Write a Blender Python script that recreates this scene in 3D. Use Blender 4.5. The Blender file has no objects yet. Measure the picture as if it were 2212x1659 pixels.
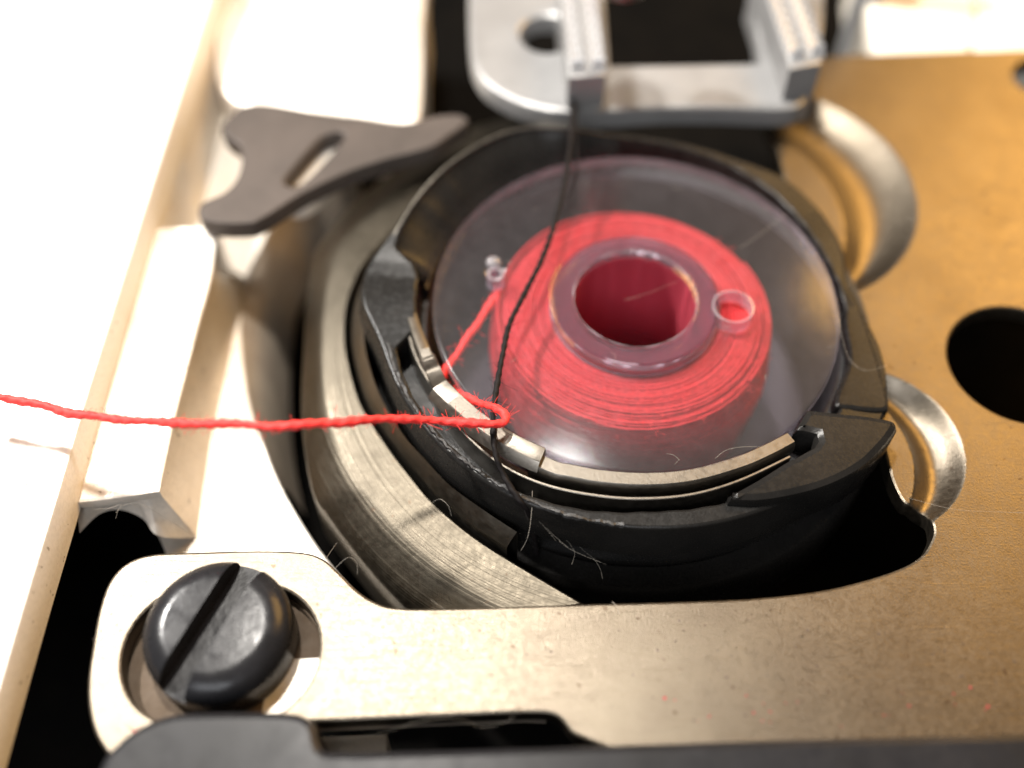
import bpy, bmesh, math, random
from mathutils import Vector
from mathutils.geometry import delaunay_2d_cdt, tessellate_polygon
random.seed(7)
S = 0.001                      # everything below is measured in millimetres
R = math.radians

# ------------------------------------------------------------------ camera
FP, CX, CY = 2300.0, 1106.0, 829.5          # focal length and centre in survey pixels (2212 x 1659)
TH = R(55.2)
FW = Vector((0, math.cos(TH), -math.sin(TH)))
UP = Vector((0, math.sin(TH), math.cos(TH)))
RT = Vector((1, 0, 0))
CAM = Vector((0, 0, 2.0)) - (FW * 54 + RT * ((1372 - CX) / FP * 54) + UP * ((CY - 642) / FP * 54))
sc = bpy.context.scene
col = sc.collection
cd = bpy.data.cameras.new('camera')
cam = bpy.data.objects.new('camera', cd)
col.objects.link(cam)
cam.location = CAM * S
cam.rotation_euler = (math.pi / 2 - TH, 0, 0)
cd.sensor_width = 36
cd.lens = 36 * FP / 2212
cd.clip_start = 0.002
cd.clip_end = 10
cd.dof.use_dof = True
cd.dof.focus_distance = 0.0488
cd.dof.aperture_fstop = cd.lens / 2.35
sc.camera = cam

# ------------------------------------------------------------------ world, lamps, exposure
w = bpy.data.worlds.new('World')
sc.world = w
w.use_nodes = True
w.node_tree.nodes['Background'].inputs[0].default_value = (1.0, 0.90, 0.79, 1)
w.node_tree.nodes['Background'].inputs[1].default_value = 0.13

def lamp(name, loc, target, size, power, colour, shape='DISK', size_y=None):
    l = bpy.data.lights.new(name, 'AREA')
    l.shape = shape
    l.size = size * S
    if size_y: l.size_y = size_y * S
    l.energy = power
    l.color = colour
    o = bpy.data.objects.new(name, l)
    col.objects.link(o)
    o.location = Vector(loc) * S
    d = Vector(target) - Vector(loc)
    o.rotation_euler = d.to_track_quat('-Z', 'Y').to_euler()
    return o
lamp('key_lamp', (-120, 60, 142), (-12, -6, 0), 12, 0.68, (1.0, 0.965, 0.92))
lamp('warm_room_lamp', (116, 112, 112), (17, 4, 0), 95, 0.33, (1.0, 0.55, 0.14), 'RECTANGLE', 95)
lamp('carrier_fill_lamp', (24, 182, 134), (2, 18, 2), 62, 0.014, (1.0, 0.97, 0.95), 'RECTANGLE', 40)  # neutral area lamp added at the back to brighten the feed carrier
lamp('front_fill_lamp', (-45, -165, 150), (0, -5, 0), 120, 0.27, (0.92, 0.95, 1.0), 'RECTANGLE', 80)  # soft cool fill added in front to lift the winding's near side
lamp('machine_lamp', (-32, 43, 172), (-12, -15, 0), 14, 0.40, (1.0, 0.95, 0.88))
lamp('flange_glint_lamp', (5, 88, 172), (0, -5, 0), 8, 0.012, (1.0, 0.95, 0.90))  # weak lamp added only for the glint on the bobbin flange
vs = sc.view_settings
vs.view_transform = 'Standard'; vs.look = 'None'; vs.exposure = 0.0; vs.gamma = 1.0
vs.use_curve_mapping = False
cy = sc.cycles
cy.max_bounces = 8; cy.transparent_max_bounces = 20; cy.transmission_bounces = 8; cy.glossy_bounces = 4
cy.sample_clamp_indirect = 4.0
cy.use_denoising = True
cy.blur_glossy = 0.6

# ------------------------------------------------------------------ materials
def new_mat(name):
    m = bpy.data.materials.new(name); m.use_nodes = True
    nt = m.node_tree
    return m, nt, nt.nodes['Principled BSDF']
def N(nt, t, **kw):
    n = nt.nodes.new(t)
    for k, v in kw.items():
        if k.startswith('i_'):
            key = k[2:]
            n.inputs[int(key) if key.isdigit() else key.replace('_', ' ')].default_value = v
        else: setattr(n, k, v)
    return n
def mmcoord(nt):
    tc = N(nt, 'ShaderNodeTexCoord')
    mp = N(nt, 'ShaderNodeMapping')
    mp.inputs['Scale'].default_value = (1000, 1000, 1000)
    nt.links.new(tc.outputs['Object'], mp.inputs['Vector'])
    return mp.outputs[0]
def noise(nt, vec, scale, detail=3, rough=.55, dist=0):
    n = N(nt, 'ShaderNodeTexNoise')
    n.inputs['Scale'].default_value = scale; n.inputs['Detail'].default_value = detail
    n.inputs['Roughness'].default_value = rough; n.inputs['Distortion'].default_value = dist
    if vec: nt.links.new(vec, n.inputs['Vector'])
    return n.outputs['Fac']
def ramp(nt, fac, stops):
    r = N(nt, 'ShaderNodeValToRGB')
    el = r.color_ramp.elements
    while len(el) < len(stops): el.new(.5)
    for e, (p, c) in zip(el, stops):
        e.position = p; e.color = (c, c, c, 1) if isinstance(c, (int, float)) else (*c, 1)
    nt.links.new(fac, r.inputs[0])
    return r.outputs[0]
def mix(nt, fac, a, b, mode='MIX'):
    m = N(nt, 'ShaderNodeMix', data_type='RGBA', blend_type=mode)
    for sock, v in ((m.inputs['Factor'], fac), (m.inputs['A'], a), (m.inputs['B'], b)):
        if hasattr(v, 'is_output'): nt.links.new(v, sock)
        elif isinstance(v, (int, float)): sock.default_value = v
        else: sock.default_value = (*v, 1)
    return m.outputs['Result']
def bump(nt, bsdf, h, dist, strength=1.0, prev=None):
    b = N(nt, 'ShaderNodeBump'); b.inputs['Distance'].default_value = dist * S
    b.inputs['Strength'].default_value = strength
    nt.links.new(h, b.inputs['Height'])
    if prev: nt.links.new(prev, b.inputs['Normal'])
    nt.links.new(b.outputs[0], bsdf.inputs['Normal'])
    return b.outputs[0]

def metal(name, c1, c2, rough=(.3, .45), grain=6.0, gd=.012, metallic=1.0, blotch=.35, specks=True, lathe=None, spec=.5):
    m, nt, b = new_mat(name)
    v = mmcoord(nt)
    big = noise(nt, v, blotch, 4)
    c = mix(nt, ramp(nt, big, [(.35, 0), (.68, 1)]), c1, c2)
    fine = noise(nt, v, grain, 3, .6)
    c = mix(nt, ramp(nt, fine, [(.3, .25), (.6, 0)]), c, tuple(x * .55 for x in c1))
    if specks:
        sp = noise(nt, v, 2.6, 2, .5)
        c = mix(nt, ramp(nt, sp, [(.70, 0), (.745, .75)]), c, (.07, .05, .035))
    nt.links.new(c, b.inputs['Base Color'])
    b.inputs['Metallic'].default_value = metallic
    b.inputs['Specular IOR Level'].default_value = spec
    rr = ramp(nt, noise(nt, v, grain * .4, 3), [(.3, rough[0]), (.7, rough[1])])
    nt.links.new(rr, b.inputs['Roughness'])
    p = bump(nt, b, fine, gd, .8)
    if lathe:
        ln = N(nt, 'ShaderNodeVectorMath', operation='LENGTH')
        sep = N(nt, 'ShaderNodeSeparateXYZ'); nt.links.new(v, sep.inputs[0])
        cmb = N(nt, 'ShaderNodeCombineXYZ')
        nt.links.new(sep.outputs[0], cmb.inputs[0]); nt.links.new(sep.outputs[1], cmb.inputs[1])
        nt.links.new(cmb.outputs[0], ln.inputs[0])
        n1 = N(nt, 'ShaderNodeTexNoise', noise_dimensions='1D'); n1.inputs['Scale'].default_value = lathe
        n1.inputs['Detail'].default_value = 3
        nt.links.new(ln.outputs['Value'], n1.inputs['W'])
        bump(nt, b, n1.outputs['Fac'], .022, .9, p)
    return m

NICKEL = metal('satin_nickel', (.66, .60, .52), (.58, .52, .45), (.30, .42), 7, .02)
BED = metal('cast_bed', (.90, .88, .86), (.86, .84, .81), (.42, .55), 5, .015, metallic=0)
CAST = metal('milled_casting', (.82, .765, .69), (.70, .64, .56), (.38, .54), 4.5, .04, metallic=.4)
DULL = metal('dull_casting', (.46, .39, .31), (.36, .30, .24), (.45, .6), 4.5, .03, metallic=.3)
SEAT = metal('shaded_seat', (.11, .078, .052), (.07, .048, .03), (.6, .75), 3.5, .04, metallic=0, spec=.2)  # seat painted dark: the shadow in the screw hole is in its colour
RACE = metal('turned_steel', (.090, .078, .060), (.066, .057, .044), (.36, .48), 8, .012, lathe=5.5)
HOOK = metal('grey_hook_steel', (.22, .20, .17), (.15, .135, .115), (.30, .42), 8, .008, specks=False)
BLACK = metal('black_oxide', (.014, .013, .012), (.008, .0078, .0075), (.20, .33), 9, .010, metallic=0, specks=False, spec=.2)
ROUGHBLACK = metal('rough_black', (.014, .013, .013), (.008, .008, .008), (.36, .55), 5, .06, metallic=0, specks=False, spec=.5)
SCREWM = metal('blackened_screw', (.016, .016, .018), (.009, .009, .010), (.19, .34), 3.0, .012, metallic=0, specks=False, spec=.24)
LEVER = metal('blued_lever', (.082, .068, .060), (.062, .052, .046), (.45, .6), 4, .006, metallic=.1, specks=False, spec=.2)
SPRING = metal('spring_steel', (.21, .19, .163), (.16, .144, .122), (.34, .46), 9, .008, lathe=None, specks=False)
CHROME = metal('bright_feed_steel', (.30, .297, .294), (.25, .247, .244), (.32, .44), 5, .006, metallic=.35, specks=False)
TOOTHM = metal('polished_tooth_steel', (.80, .80, .80), (.72, .72, .72), (.22, .32), 5, .004, metallic=.6, specks=False)
BARM = metal('grey_front_bar', (.014, .014, .016), (.010, .010, .011), (.30, .40), 2.5, .002, metallic=0, specks=False, spec=.2)
CREAM = metal('cream_enamel', (.78, .72, .62), (.74, .68, .58), (.35, .45), 2, .004, metallic=0, specks=False)
SHADEBLACK = metal('shade_black', (.004, .0035, .003), (.002, .002, .002), (.7, .85), 3, .02, metallic=0, specks=False, spec=.03)  # near-black, so the shade of the depths is in the colour

def mat_thread(name, c1, c2, fuzz):
    m, nt, b = new_mat(name)
    v = mmcoord(nt)
    c = mix(nt, noise(nt, v, 6, 4), c1, c2)
    nt.links.new(c, b.inputs['Base Color'])
    b.inputs['Roughness'].default_value = .62
    b.inputs['Sheen Weight'].default_value = fuzz
    b.inputs['Sheen Tint'].default_value = (*[min(1, x * 1.6 + .1) for x in c1], 1)
    bump(nt, b, noise(nt, v, 14, 3), .03, .7)
    return m
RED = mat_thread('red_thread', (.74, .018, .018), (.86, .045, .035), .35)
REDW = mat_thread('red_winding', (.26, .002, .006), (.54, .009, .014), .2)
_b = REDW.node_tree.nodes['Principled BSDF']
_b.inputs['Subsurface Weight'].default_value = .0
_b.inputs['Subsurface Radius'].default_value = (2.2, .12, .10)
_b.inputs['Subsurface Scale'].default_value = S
BLK = mat_thread('black_thread', (.006, .005, .005), (.012, .010, .010), .0)
BLK.node_tree.nodes['Principled BSDF'].inputs['Specular IOR Level'].default_value = .12
LINT = mat_thread('pale_lint', (.30, .27, .23), (.42, .38, .32), .0)
DUSTM = mat_thread('dark_dust', (.06, .03, .025), (.02, .02, .02), .0)
REDDUST = mat_thread('red_dust', (.35, .02, .03), (.2, .01, .02), .0)

def mat_clear(name, haze, tint):
    m, nt, b = new_mat(name)
    nt.nodes.remove(b)
    out = nt.nodes['Material Output']
    v = mmcoord(nt)
    tr = N(nt, 'ShaderNodeBsdfTransparent'); tr.inputs[0].default_value = (*tint, 1)
    gl = N(nt, 'ShaderNodeBsdfGlossy'); gl.inputs['Roughness'].default_value = .10
    gl.inputs[0].default_value = (1, 1, 1, 1)
    df = N(nt, 'ShaderNodeBsdfDiffuse'); df.inputs[0].default_value = (.62, .58, .60, 1)
    fr = N(nt, 'ShaderNodeFresnel')
    ge = N(nt, 'ShaderNodeNewGeometry')       # the plate is thin: leaving it reflects as little as entering it
    ir = N(nt, 'ShaderNodeMapRange'); ir.inputs['To Min'].default_value = 1.49; ir.inputs['To Max'].default_value = 1 / 1.49
    nt.links.new(ge.outputs['Backfacing'], ir.inputs['Value']); nt.links.new(ir.outputs[0], fr.inputs[0])
    bn = N(nt, 'ShaderNodeBump'); bn.inputs['Distance'].default_value = .004 * S; bn.inputs['Strength'].default_value = .5
    nt.links.new(noise(nt, v, 3.0, 4), bn.inputs['Height'])
    nt.links.new(bn.outputs[0], gl.inputs['Normal'])
    hz = ramp(nt, noise(nt, v, 1.1, 5, .65), [(.3, haze * .6), (.75, haze * 1.5)])
    m1 = N(nt, 'ShaderNodeMixShader'); nt.links.new(hz, m1.inputs[0])
    nt.links.new(tr.outputs[0], m1.inputs[1]); nt.links.new(df.outputs[0], m1.inputs[2])
    g2 = N(nt, 'ShaderNodeBsdfGlossy'); g2.inputs['Roughness'].default_value = .36
    gm = N(nt, 'ShaderNodeMixShader'); gm.inputs[0].default_value = .15
    nt.links.new(gl.outputs[0], gm.inputs[1]); nt.links.new(g2.outputs[0], gm.inputs[2])
    m2 = N(nt, 'ShaderNodeMixShader'); nt.links.new(fr.outputs[0], m2.inputs[0])
    nt.links.new(m1.outputs[0], m2.inputs[1]); nt.links.new(gm.outputs[0], m2.inputs[2])
    nt.links.new(m2.outputs[0], out.inputs[0])
    return m
FROST = mat_clear('scuffed_plastic_edge', .22, (.90, .84, .92))
CLEAR = mat_clear('clear_plastic', .014, (.95, .93, .96))
def mat_glass(name, through, milk, milkc):
    m, nt, b = new_mat(name)
    b.inputs['Base Color'].default_value = (.80, .73, .81, 1)
    b.inputs['Transmission Weight'].default_value = .98
    b.inputs['IOR'].default_value = 1.49
    b.inputs['Roughness'].default_value = .04
    v = mmcoord(nt)
    bump(nt, b, noise(nt, v, 1.6, 3), .02, .5)
    tr = N(nt, 'ShaderNodeBsdfTransparent'); tr.inputs[0].default_value = (.84, .78, .85, 1)
    ms = N(nt, 'ShaderNodeMixShader'); ms.inputs[0].default_value = through
    nt.links.new(b.outputs[0], ms.inputs[1]); nt.links.new(tr.outputs[0], ms.inputs[2])
    df = N(nt, 'ShaderNodeBsdfDiffuse'); df.inputs[0].default_value = (*milkc, 1)
    m3 = N(nt, 'ShaderNodeMixShader'); m3.inputs[0].default_value = milk
    nt.links.new(ms.outputs[0], m3.inputs[1]); nt.links.new(df.outputs[0], m3.inputs[2])
    nt.links.new(m3.outputs[0], nt.nodes['Material Output'].inputs[0])
    return m
HUBM = mat_glass('red_tinted_clear_plastic', .88, .26, (.80, .11, .16))  # clear plastic with the winding's red light put into its diffuse colour
COLLAR = mat_glass('purple_clear_plastic', .12, .09, (.15, .125, .165))

def plate_mat():
    """satin nickel of the cover plate, with a rust stain round the screw seat"""
    m = metal('cover_plate_nickel', (.158, .135, .105), (.136, .115, .09), (.33, .44), 11, .015)
    nt = m.node_tree; b = nt.nodes['Principled BSDF']
    src = b.inputs['Base Color'].links[0].from_socket
    v = mmcoord(nt)
    c = px(455, 1425, 0)
    sub = N(nt, 'ShaderNodeVectorMath', operation='DISTANCE'); nt.links.new(v, sub.inputs[0])
    sub.inputs[1].default_value = (c.x, c.y, -.3)
    nz = noise(nt, v, 1.4, 5, .7)
    ad = N(nt, 'ShaderNodeMath', operation='MULTIPLY_ADD'); nt.links.new(nz, ad.inputs[0])
    ad.inputs[1].default_value = 1.6; nt.links.new(sub.outputs['Value'], ad.inputs[2])
    mask = ramp(nt, ad.outputs[0], [(0, .85), (1, 0)])
    rr = nt.nodes[-1] if False else None
    mr = N(nt, 'ShaderNodeMapRange'); mr.inputs['From Min'].default_value = 4.6; mr.inputs['From Max'].default_value = 5.6
    mr.inputs['To Min'].default_value = .75; mr.inputs['To Max'].default_value = 0
    nt.links.new(ad.outputs[0], mr.inputs['Value'])
    patch = ramp(nt, noise(nt, v, .55, 3), [(.42, 0), (.58, 1)])
    mu = N(nt, 'ShaderNodeMath', operation='MULTIPLY'); nt.links.new(mr.outputs[0], mu.inputs[0]); nt.links.new(patch, mu.inputs[1])
    sm = N(nt, 'ShaderNodeMapping'); sm.inputs['Scale'].default_value = (.35, 9, 1); sm.inputs['Rotation'].default_value = (0, 0, R(24))
    nt.links.new(v, sm.inputs['Vector'])
    sc_ = ramp(nt, noise(nt, sm.outputs[0], 1.0, 3, .6), [(.60, 0), (.72, 1)])
    old = b.inputs['Normal'].links[0].from_socket
    bump(nt, b, sc_, .006, .6, old)
    grime = ramp(nt, noise(nt, v, .22, 5, .65, .4), [(.50, 0), (.75, .22)])
    src = mix(nt, grime, src, (.085, .066, .046))
    res = mix(nt, mu.outputs[0], src, (.22, .10, .04))
    nt.links.new(res, b.inputs['Base Color'])
    return m

# ------------------------------------------------------------------ geometry helpers
def px(x, y, z):
    """survey pixel -> point on the level z (mm)"""
    d = FW + RT * ((x - CX) / FP) + UP * ((CY - y) / FP)
    return CAM + d * ((z - CAM.z) / d.z)
def P(pts, z): return [px(x, y, z) for x, y in pts]
def P3(pts): return [px(x, y, z) for x, y, z in pts]
def cr(pts, n=6, closed=False):
    """Catmull-Rom through the points"""
    out = []; m = len(pts)
    for i in range(m if closed else m - 1):
        g = lambda k: pts[k % m] if closed else pts[max(0, min(m - 1, k))]
        a, b, c, d = g(i - 1), g(i), g(i + 1), g(i + 2)
        for j in range(n):
            t = j / n
            out.append(.5 * ((2 * b) + (c - a) * t + (2 * a - 5 * b + 4 * c - d) * t * t + (3 * b - a - 3 * c + d) * t ** 3))
    if not closed: out.append(pts[-1].copy())
    return out
def pol(r, a, z, c=(0, 0)): return Vector((c[0] + r * math.cos(R(a)), c[1] + r * math.sin(R(a)), z))

def empty(name, loc, label, cat, group=None):
    o = bpy.data.objects.new(name, None); col.objects.link(o)
    o.empty_display_size = .002
    o.location = Vector(loc) * S
    o['label'] = label; o['category'] = cat
    if group: o['group'] = group
    return o
def obj(name, vf, mat, parent=None, smooth=40, origin=None):
    verts, faces = vf
    org = Vector(origin) if origin is not None else Vector((0, 0, 0))
    p = parent
    base = Vector((0, 0, 0))
    while p is not None:
        base += p.location / S; p = p.parent
    if parent is None: base = org
    me = bpy.data.meshes.new(name)
    me.from_pydata([(Vector(v) - base) * S for v in verts], [], faces)
    bm = bmesh.new(); bm.from_mesh(me)
    bmesh.ops.remove_doubles(bm, verts=bm.verts, dist=1e-7)
    bmesh.ops.recalc_face_normals(bm, faces=bm.faces)
    bm.to_mesh(me); bm.free()
    me.materials.append(mat)
    if smooth:
        me.set_sharp_from_angle(angle=R(smooth))
        for f in me.polygons: f.use_smooth = abs(f.normal.z) < .9999
    o = bpy.data.objects.new(name, me); col.objects.link(o)
    o.parent = parent
    if parent is None: o.location = base * S
    return o
def tag(o, label=None, cat=None, group=None, kind=None):
    for k, v in (('label', label), ('category', cat), ('group', group), ('kind', kind)):
        if v: o[k] = v
    return o
def area2(poly): return sum(a.x * b.y - b.x * a.y for a, b in zip(poly, poly[1:] + poly[:1]))
def inset(poly, d):
    if area2(poly) < 0: poly = poly[::-1]
    out = []; n = len(poly)
    for i in range(n):
        a, b, c = poly[i - 1], poly[i], poly[(i + 1) % n]
        e1 = (b - a).to_2d(); e2 = (c - b).to_2d()
        if e1.length < 1e-9: e1 = e2
        if e2.length < 1e-9: e2 = e1
        e1.normalize(); e2.normalize()
        t = e1 + e2
        if t.length < 1e-6: t = e1
        t.normalize()
        k = max(.5, math.sqrt(max(0, (1 + e1.dot(e2)) / 2)))
        out.append(Vector((b.x - t.y * d / k, b.y + t.x * d / k, b.z)))
    return out
def fill(outline, holes=(), extra=()):
    """triangulate a polygon with holes plus interior points -> (points2d, tris)"""
    pts = []; edges = []
    for loop in [outline, *holes]:
        s = len(pts); n = len(loop)
        pts += [Vector((p.x, p.y)) for p in loop]
        edges += [(s + i, s + (i + 1) % n) for i in range(n)]
    pts += [Vector((p[0], p[1])) for p in extra]
    vo, eo, fo, *_ = delaunay_2d_cdt(pts, edges, [], 0, 1e-5)
    def inside(p, loop):
        c = False; n = len(loop); j = n - 1
        for i in range(n):
            a, b = loop[i], loop[j]
            if (a.y > p.y) != (b.y > p.y) and p.x < (b.x - a.x) * (p.y - a.y) / (b.y - a.y) + a.x: c = not c
            j = i
        return c
    tris = []
    for f in fo:
        q = sum((vo[i] for i in f), Vector((0, 0))) / len(f)
        if inside(q, outline) and not any(inside(q, h) for h in holes): tris.append(tuple(f))
    return vo, tris
def slab(outline, z, thick, bev=.12, holes=(), extra=(), zf=None, bottom=False):
    """flat plate with chamfered upper edges; zf(x, y) adds relief"""
    if area2(outline) < 0: outline = outline[::-1]
    holes = [h if area2(h) > 0 else h[::-1] for h in holes]
    top = inset(outline, bev); th = [inset(h, -bev) for h in holes]
    zz = (lambda x, y: z + zf(x, y)) if zf else (lambda x, y: z)
    vo, tris = fill(top, th, extra)
    V = [Vector((p.x, p.y, zz(p.x, p.y))) for p in vo]; F = list(tris)
    for lo, li in [(outline, top)] + list(zip(holes, th)):
        n = len(lo); s = len(V)
        V += [Vector((p.x, p.y, zz(p.x, p.y))) for p in li]
        V += [Vector((p.x * .7 + q.x * .3, p.y * .7 + q.y * .3, zz(p.x, p.y) - bev * .3)) for p, q in zip(lo, li)]
        V += [Vector((p.x, p.y, zz(p.x, p.y) - bev)) for p in lo]
        V += [Vector((p.x, p.y, zz(p.x, p.y) - thick)) for p in lo]
        for k in range(3):
            for i in range(n):
                j = (i + 1) % n
                F.append((s + k * n + i, s + k * n + j, s + (k + 1) * n + j, s + (k + 1) * n + i))
    if bottom:
        vo2, t2 = fill(outline, holes)
        s = len(V); V += [Vector((p.x, p.y, z - thick)) for p in vo2]; F += [tuple(s + i for i in f) for f in t2]
    return V, F
def loft(rows, closed_rows=False, closed_cols=False):
    """rows: list of equally long point lists"""
    n = len(rows[0]); V = [p for r in rows for p in r]; F = []
    m = len(rows)
    for i in range(m if closed_rows else m - 1):
        for j in range(n if closed_cols else n - 1):
            a, b = i * n, ((i + 1) % m) * n
            F.append((a + j, a + (j + 1) % n, b + (j + 1) % n, b + j))
    return V, F
def lathe(profile, a0=0, a1=360, n=128, c=(0, 0)):
    full = abs(a1 - a0) >= 360
    k = n if full else n + 1
    rows = [[pol(r, a0 + (a1 - a0) * i / n, z, c) for r, z in profile] for i in range(k)]
    return loft(rows, closed_rows=full)
def join(*vfs):
    V = []; F = []
    for v, f in vfs:
        s = len(V); V += list(v); F += [tuple(i + s for i in q) for q in f]
    return V, F
def frames(path):
    n = len(path); out = []
    up = Vector((0, 0, 1))
    for i in range(n):
        t = (path[min(n - 1, i + 1)] - path[max(0, i - 1)]).normalized()
        s = t.cross(up)
        if s.length < .05: s = t.cross(Vector((0, 1, 0)))
        s.normalize(); u = s.cross(t)
        out.append((t, s, u))
    return out
def tube(path, r, seg=8, lobes=0, pitch=1.0, depth=.16, taper=None, caps=True):
    fr = frames(path); rows = []; L = 0
    for i, p in enumerate(path):
        if i: L += (p - path[i - 1]).length
        t, s, u = fr[i]
        rr = r * (taper(i / (len(path) - 1)) if taper else 1)
        row = []
        for k in range(seg):
            a = 2 * math.pi * k / seg
            q = rr * (1 + depth * math.cos(lobes * (a - 2 * math.pi * L / pitch / max(1, lobes)))) if lobes else rr
            row.append(p + (s * math.cos(a) + u * math.sin(a)) * q)
        rows.append(row)
    V, F = loft(rows, closed_cols=True)
    if caps:
        F.append(tuple(range(seg))); F.append(tuple(len(V) - seg + k for k in range(seg)))
    return V, F
def resample(path, step):
    out = [path[0].copy()]; acc = 0
    for a, b in zip(path, path[1:]):
        d = (b - a).length
        if d < 1e-9: continue
        t = step - acc
        while t <= d:
            out.append(a.lerp(b, t / d)); t += step
        acc = (acc + d) % step
    return out
def band(path, secs, closed_ends=True):
    """sweep a cross-section: secs(i/(n-1)) -> list of (outward offset, height offset); outward = away from the bobbin axis"""
    rows = []; n = len(path)
    for i, p in enumerate(path):
        t = (path[min(n - 1, i + 1)] - path[max(0, i - 1)]); t.z = 0; t.normalize()
        o = Vector((t.y, -t.x, 0))
        if o.dot(Vector((p.x, p.y, 0))) < 0: o = -o
        rows.append([p + o * a + Vector((0, 0, b)) for a, b in secs(i / (n - 1))])
    V, F = loft(rows, closed_cols=True)
    k = len(rows[0])
    if closed_ends:
        F.append(tuple(range(k))); F.append(tuple(len(V) - k + j for j in range(k)))
    return V, F
def box(x0, x1, y0, y1, z0, z1, b=.1):
    o = [Vector((x0, y0, 0)), Vector((x1, y0, 0)), Vector((x1, y1, 0)), Vector((x0, y1, 0))]
    return slab(o, z1, z1 - z0, b)
def lerp_table(tab, a):
    a = (a + 180) % 360 - 180
    ks = sorted(tab)
    ext = [(ks[-1] - 360, tab[ks[-1]])] + [(k, tab[k]) for k in ks] + [(ks[0] + 360, tab[ks[0]])]
    for (k0, v0), (k1, v1) in zip(ext, ext[1:]):
        if k0 <= a <= k1:
            t = (a - k0) / (k1 - k0)
            return [x + (y - x) * t for x, y in zip(v0, v1)]

# ================================================================== SETTING
o = obj('light_stop_sheet', ([(-90, -70, -14), (90, -70, -14), (90, 90, -14), (-90, 90, -14)], [(0, 1, 2, 3)]), SHADEBLACK)  # dark sheet added below so that no world light leaks in
tag(o, 'near-black sheet added under the whole hook assembly to stop light leaking in', 'light stop', kind='structure')

bed = empty('machine_bed', px(300, 900, -3), 'pale metal machine bed with slide rail and recess left of the bobbin', 'machine bed')
BZ = 1.5
edge = P([(480, -90), (452, 0), (333, 387), (275, 577), (193, 843), (132, 1051), (62, 1278), (-5, 1500), (-70, 1720)], BZ)
edge = cr(edge, 5)
outer = [Vector((-75, edge[-1].y, BZ)), Vector((-75, edge[0].y + 10, BZ)), Vector((edge[0].x - 2, edge[0].y + 10, BZ))]
obj('bed_plate', slab(edge + outer, BZ, 2.5, .18), BED, bed)
# vertical recess wall under the plate edge (leans out a little towards its foot)
def lower(e, dz, dx=0): return [Vector((p.x + dx, p.y, BZ + dz)) for p in e]
wall_e = edge[:len(edge) - 19]
obj('recess_wall', loft([lower(wall_e, -2.46, -.02), lower(wall_e, -3.4, .1), lower(wall_e, -7, .25)]), CAST, bed)
# recess floor with the round opening for the hook race
FZ = -5.0
hole_px = [(760, 300), (660, 380), (595, 475), (560, 540), (530, 605), (520, 690), (526, 780), (540, 870), (570, 960), (600, 1035), (640, 1110), (700, 1200), (780, 1290), (860, 1360)]
hole_e = cr(P(hole_px, FZ), 6)
fl = hole_e + P([(600, 1360), (400, 1260), (362, 1215), (356, 1190), (335, 1140), (300, 1000), (380, 600), (360, 420), (440, 120), (480, -60), (920, -60), (922, 255)], FZ)
obj('recess_floor', slab(fl, FZ, 1.0, .1), CAST, bed)
obj('opening_wall', loft([[p + Vector((0, 0, dz)) for p in hole_e] for dz in (-1.0, -7)]), CAST, bed)
led_o = cr(P([(700, 340), (595, 475), (560, 540), (530, 605), (520, 690), (526, 780), (540, 870), (570, 960), (610, 1055)], FZ - .15), 6)
led_i = cr(P([(760, 385), (664, 500), (634, 560), (606, 620), (594, 700), (590, 785), (592, 872), (600, 960), (622, 1060)], -7.0), 6)
obj('bounce_ledge', loft([led_o, [a.lerp(b, .5) + Vector((0, 0, .1)) for a, b in zip(led_o, led_i)], led_i, [p + Vector((.5, 0, -3)) for p in led_i]]), DULL, bed)  # sloped ledge added to stand for bounced light on the opening wall
# slide rail
RZ = -.5
r_right = cr(P([(466, 497), (468, 510), (462, 560), (454, 607), (429, 699), (393, 843), (372, 930), (345, 1062)], RZ), 5)
r_left = cr(P([(328, 494), (300, 552), (264, 662), (218, 843), (165, 1086)], RZ), 5)
ro = r_right + P([(280, 1072), (200, 1083)], RZ) + r_left[::-1] + P([(380, 489), (452, 487)], RZ)
rail = obj('slide_rail', slab(ro, RZ, .5, .15), CAST, bed)
s_top = [p - Vector((0, 0, .5)) for p in r_right]
s_bot = cr(P([(478, 512), (484, 535), (500, 577), (530, 612), (506, 731), (481, 843), (452, 975), (425, 1160)], FZ), 5)
k = min(len(s_top), len(s_bot))
obj('rail_flank', loft([s_top[:k], [a.lerp(b, .5) for a, b in zip(s_top, s_bot)][:k], s_bot[:k]]), CAST, rail)
e_top = cr(P([(163, 1086), (200, 1083), (240, 1077), (280, 1072), (315, 1067), (345, 1062)], RZ - .5), 5)
e_bot = cr(P3([(172, 1152, -2.2), (213, 1112, -2.2), (258, 1101, -2.4), (308, 1120, -2.6), (342, 1158, -3), (425, 1162, FZ)]), 5)
e_mid = [a.lerp(b, .5) + Vector((0, .18, 0)) for a, b in zip(e_top, e_bot)]
ripple = lambda row, s: [p + Vector((random.uniform(-s, s), random.uniform(-s, s), random.uniform(-s, s))) for p in row]
obj('rail_end', loft([e_top, ripple([a.lerp(b, .5) for a, b in zip(e_top, e_mid)], .05), ripple(e_mid, .06), ripple([a.lerp(b, .5) for a, b in zip(e_mid, e_bot)], .06), e_bot, [p + Vector((0, 4, -1)) for p in e_bot]]), CAST, rail)
# raised rear pad of the casting
pad = cr(P([(462, 60), (470, -10), (560, -60), (760, -70), (905, -60), (914, 60), (912, 235), (880, 262), (780, 250), (620, 232), (520, 225), (468, 170)], -.8), 5, True)
obj('rear_pad', slab(pad, -.8, 5, .5, zf=lambda x, y: -.08 * (y - 20) ** 2 * .05), CAST, bed)

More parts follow.
